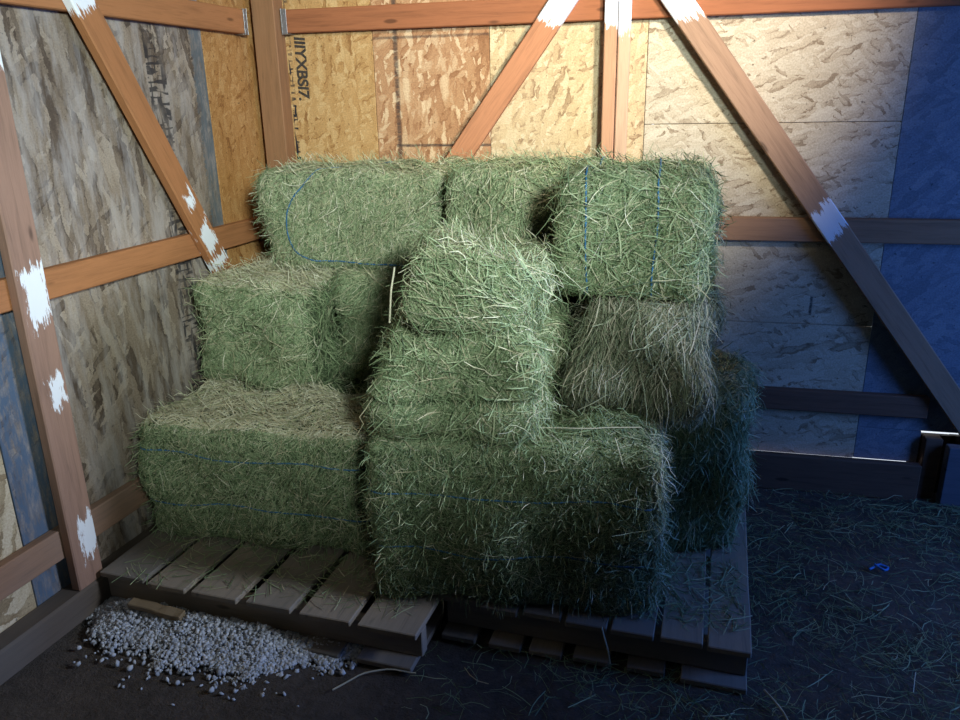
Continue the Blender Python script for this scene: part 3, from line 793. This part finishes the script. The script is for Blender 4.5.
stalk('curved stalk on the dirt at the bottom edge, right of the gravel', [(-0.88, 1.72, 0.01), (-0.82, 1.80, 0.014), (-0.74, 1.84, 0.012), (-0.66, 1.84, 0.01)], 0.0028)
tw = link('twine_scrap', tube_mesh('twine_scrap', resample([(0.80, 2.70, 0.012), (0.84, 2.73, 0.02), (0.87, 2.72, 0.014), (0.85, 2.69, 0.018), (0.82, 2.72, 0.022)]), 0.005), plain('bright_blue_twine', (0.05, 0.22, 0.6), 0.5))
tag(tw, 'small tangle of blue twine on the dark floor at the right', 'twine')

# =================================================================== GRAVEL
def stone_verts():
    bm = bmesh.new(); bmesh.ops.create_icosphere(bm, subdivisions=1, radius=1)
    V = np.array([v.co[:] for v in bm.verts]); F = np.array([[l.index for l in f.verts] for f in bm.faces]); bm.free()
    return V, F
SV, SF = stone_verts()
def stone_mat():
    t = NT('pale_crushed_stone')
    at = t.n('ShaderNodeAttribute', attribute_name='tint')
    n = t.noise(t.obj(), 120, 3)
    c = t.ramp(at.outputs['Fac'], [(0, (0.23, 0.245, 0.27)), (0.4, (0.45, 0.47, 0.50)), (0.8, (0.62, 0.64, 0.67)), (1, (0.76, 0.77, 0.78))])
    c = t.mix(t.maprange(n.outputs[0], 0.4, 0.7, 0, 0.3), c, (0.2, 0.2, 0.2, 1))
    t.set(t.b.inputs['Base Color'], c); t.b.inputs['Roughness'].default_value = 0.8
    return t.m
M_stone = stone_mat()
def rot_random(g, n):
    q = unit(g.normal(size=(n, 4))); w, x, y, z = q.T
    return np.stack([np.stack([1 - 2 * (y * y + z * z), 2 * (x * y - z * w), 2 * (x * z + y * w)], -1),
                     np.stack([2 * (x * y + z * w), 1 - 2 * (x * x + z * z), 2 * (y * z - x * w)], -1),
                     np.stack([2 * (x * z - y * w), 2 * (y * z + x * w), 1 - 2 * (x * x + y * y)], -1)], 1)
def stones(pos, size, g):
    n = len(pos)
    sc = size[:, None] * g.uniform(0.4, 1.3, (n, 3))
    V = SV[None] * (1 + g.normal(0, 0.2, (n, len(SV), 1)).clip(-0.35, 0.35))
    V = np.einsum('nij,nvj->nvi', rot_random(g, n), V * sc[:, None, :]) + pos[:, None, :]
    F = (SF[None] + (np.arange(n) * len(SV))[:, None, None]).reshape(-1, 3)
    return V.reshape(-1, 3), F
def tri_mesh(name, V, F, tint):
    me = bpy.data.meshes.new(name); n = len(F)
    me.vertices.add(len(V)); me.vertices.foreach_set('co', V.astype(np.float32).ravel())
    me.loops.add(n * 3); me.loops.foreach_set('vertex_index', F.astype(np.int32).ravel())
    me.polygons.add(n); me.polygons.foreach_set('loop_start', np.arange(0, n * 3, 3, dtype=np.int32))
    a = me.attributes.new('tint', 'FLOAT', 'POINT'); a.data.foreach_set('value', tint.astype(np.float32))
    me.update(calc_edges=True); return me
g = np.random.default_rng(71)
# heap outline: fat at the left under the pallet edge, thinning to the right
N = 15000
gx = -1.86 + 1.0 * g.random(N); u = (gx + 1.86) / 1.0
front = np.interp(u, [0, 0.1, 0.3, 0.55, 0.72, 0.85, 1.0], [1.90, 1.80, 1.745, 1.71, 1.74, 1.80, 1.90])
back = np.interp(u, [0, 0.2, 0.5, 0.8, 1.0], [1.99, 2.06, 2.02, 1.99, 1.96])
front = front + 0.02 * np.sin(gx * 23) + 0.012 * np.sin(gx * 61)
gy = front + (back - front) * g.random(N) ** 0.8
stray = (g.random(N) < 0.10) & (gy - front < 0.06)
gy = np.where(stray, front - np.abs(g.normal(0, 0.016, N)), gy)
f = (gy - front) / np.maximum(back - front, 1e-3)
hgt = 0.055 * np.clip(np.minimum(f * 1.6, (1 - f) * 2.5), 0, 1) * np.clip(np.minimum(u * 7, (1 - u) * 3), 0, 1)
gz = 0.002 + hgt * g.random(N) ** 0.35
gz = np.where(stray, -0.004, gz)
# keep the stones out of the pallet boards
under = gy > 1.955 - 0.07 * (gx + 1.835)
gz = np.where(under, np.minimum(gz, 0.012), gz)
sz = g.uniform(0.0035, 0.0095, N)
V, F = stones(np.stack([gx, gy, gz], 1), sz, g)
tag(link('gravel_heap', tri_mesh('gravel_heap', V, F, np.repeat(np.clip(g.normal(0.55, 0.22, N), 0, 1), len(SV))), M_stone),
    'heap of pale crushed gravel spilled in front of the left pallet', 'gravel', kind='stuff')
for i in range(55):
    x = g.uniform(-1.8, -0.85); uu = (x + 1.86) / 1.0
    fy = np.interp(uu, [0, 0.1, 0.3, 0.55, 0.72, 0.85, 1.0], [1.90, 1.80, 1.745, 1.71, 1.74, 1.80, 1.90])
    y = fy - 0.015 - abs(g.normal(0, 0.07))
    s = g.uniform(0.005, 0.010)
    V, F = stones(np.zeros((1, 3)), np.array([s]), g)
    V[:, 2] -= V[:, 2].min()
    o = link('pebble', tri_mesh('pebble', V, F, np.full(len(V), np.clip(g.normal(0.6, 0.2), 0, 1))), M_stone, None, (x, y, -0.008))
    tag(o, 'small pale stone scattered on the dirt in front of the gravel heap', 'pebble', 'stray stones by the gravel')
sc_ = link('wood_strip', box_mesh('wood_strip', (0.21, 0.035, 0.022), 0.003, 1, 6, 0.002, 3), wood('tan_strip_wood', (0.22, 0.16, 0.095), seed=61), None, (-1.585, 1.90, 0.06), (D2R(10), D2R(3), D2R(-5)))
tag(sc_, 'short tan wooden strip lying on the gravel under the left pallet edge', 'wood strip')

# =================================================================== LIGHT
w = bpy.data.worlds.new('sky'); bpy.context.scene.world = w
w.use_nodes = True
bg = w.node_tree.nodes['Background']
bg.inputs[0].default_value = (0.80, 0.88, 1.0, 1); bg.inputs[1].default_value = 1.2

def aim(o, target):
    d = Vector(target) - o.location
    o.rotation_euler = d.to_track_quat('-Z', 'Y').to_euler()
def spot(name, loc, target, energy, color, size, blend, radius):
    l = bpy.data.lights.new(name, 'SPOT'); l.energy = energy; l.color = color
    l.spot_size = D2R(size); l.spot_blend = blend; l.shadow_soft_size = radius
    o = bpy.data.objects.new(name, l); col.objects.link(o); o.location = loc; aim(o, target); return o
def area(name, loc, target, energy, color, sx, sy):
    l = bpy.data.lights.new(name, 'AREA'); l.energy = energy; l.color = color
    l.shape = 'RECTANGLE'; l.size = sx; l.size_y = sy
    o = bpy.data.objects.new(name, l); col.objects.link(o); o.location = loc; aim(o, target); return o

# lamp under the roof at the right, turned to the corner
spot('roof_lamp', (0.80, 1.55, 2.60), (-0.17, 3.35, 2.06), 330, (1.0, 0.90, 0.76), 65, 1.0, 0.10)
# added fill spot high behind the camera, brightening the corner
spot('high_front_fill', (1.1, -0.9, 2.45), (-1.68, 3.3, 2.12), 980, (0.84, 1.0, 0.97), 59, 1.0, 0.22)
# added fill spot from the right, brightening the foot of the left wall
spot('side_fill', (1.6, 1.85, 1.75), (-1.85, 2.0, 0.60), 250, (0.78, 0.89, 1.0), 42, 1.0, 0.2)
# blue skylight from the doorway on the right
area('doorway_light', (2.6, 2.1, 1.35), (-0.6, 1.9, 0.9), 42, (0.10, 0.29, 1.0), 0.9, 1.4)

# =================================================================== CAMERA
cd = bpy.data.cameras.new('camera'); cam = bpy.data.objects.new('camera', cd); col.objects.link(cam)
cd.sensor_width = 36; cd.sensor_fit = 'HORIZONTAL'; cd.lens = 776 / 960 * 36
cd.clip_start = 0.02
Rm = Matrix(((0.97383322, 0.05422972, -0.2206989), (0.22653553, -0.30931668, 0.92358261), (-0.01818022, -0.94941157, -0.31350782)))
right, downv, fwd = Rm.col[0], Rm.col[1], Rm.col[2]
M = Matrix((right, -downv, -fwd)).transposed().to_4x4()
M.translation = (0, 0, 1.65)
cam.matrix_world = M
sc = bpy.context.scene
sc.camera = cam
sc.view_settings.view_transform = 'Standard'
sc.view_settings.look = 'None'
sc.view_settings.exposure = 0.0
sc.view_settings.gamma = 1.0
sc.view_settings.use_curve_mapping = False
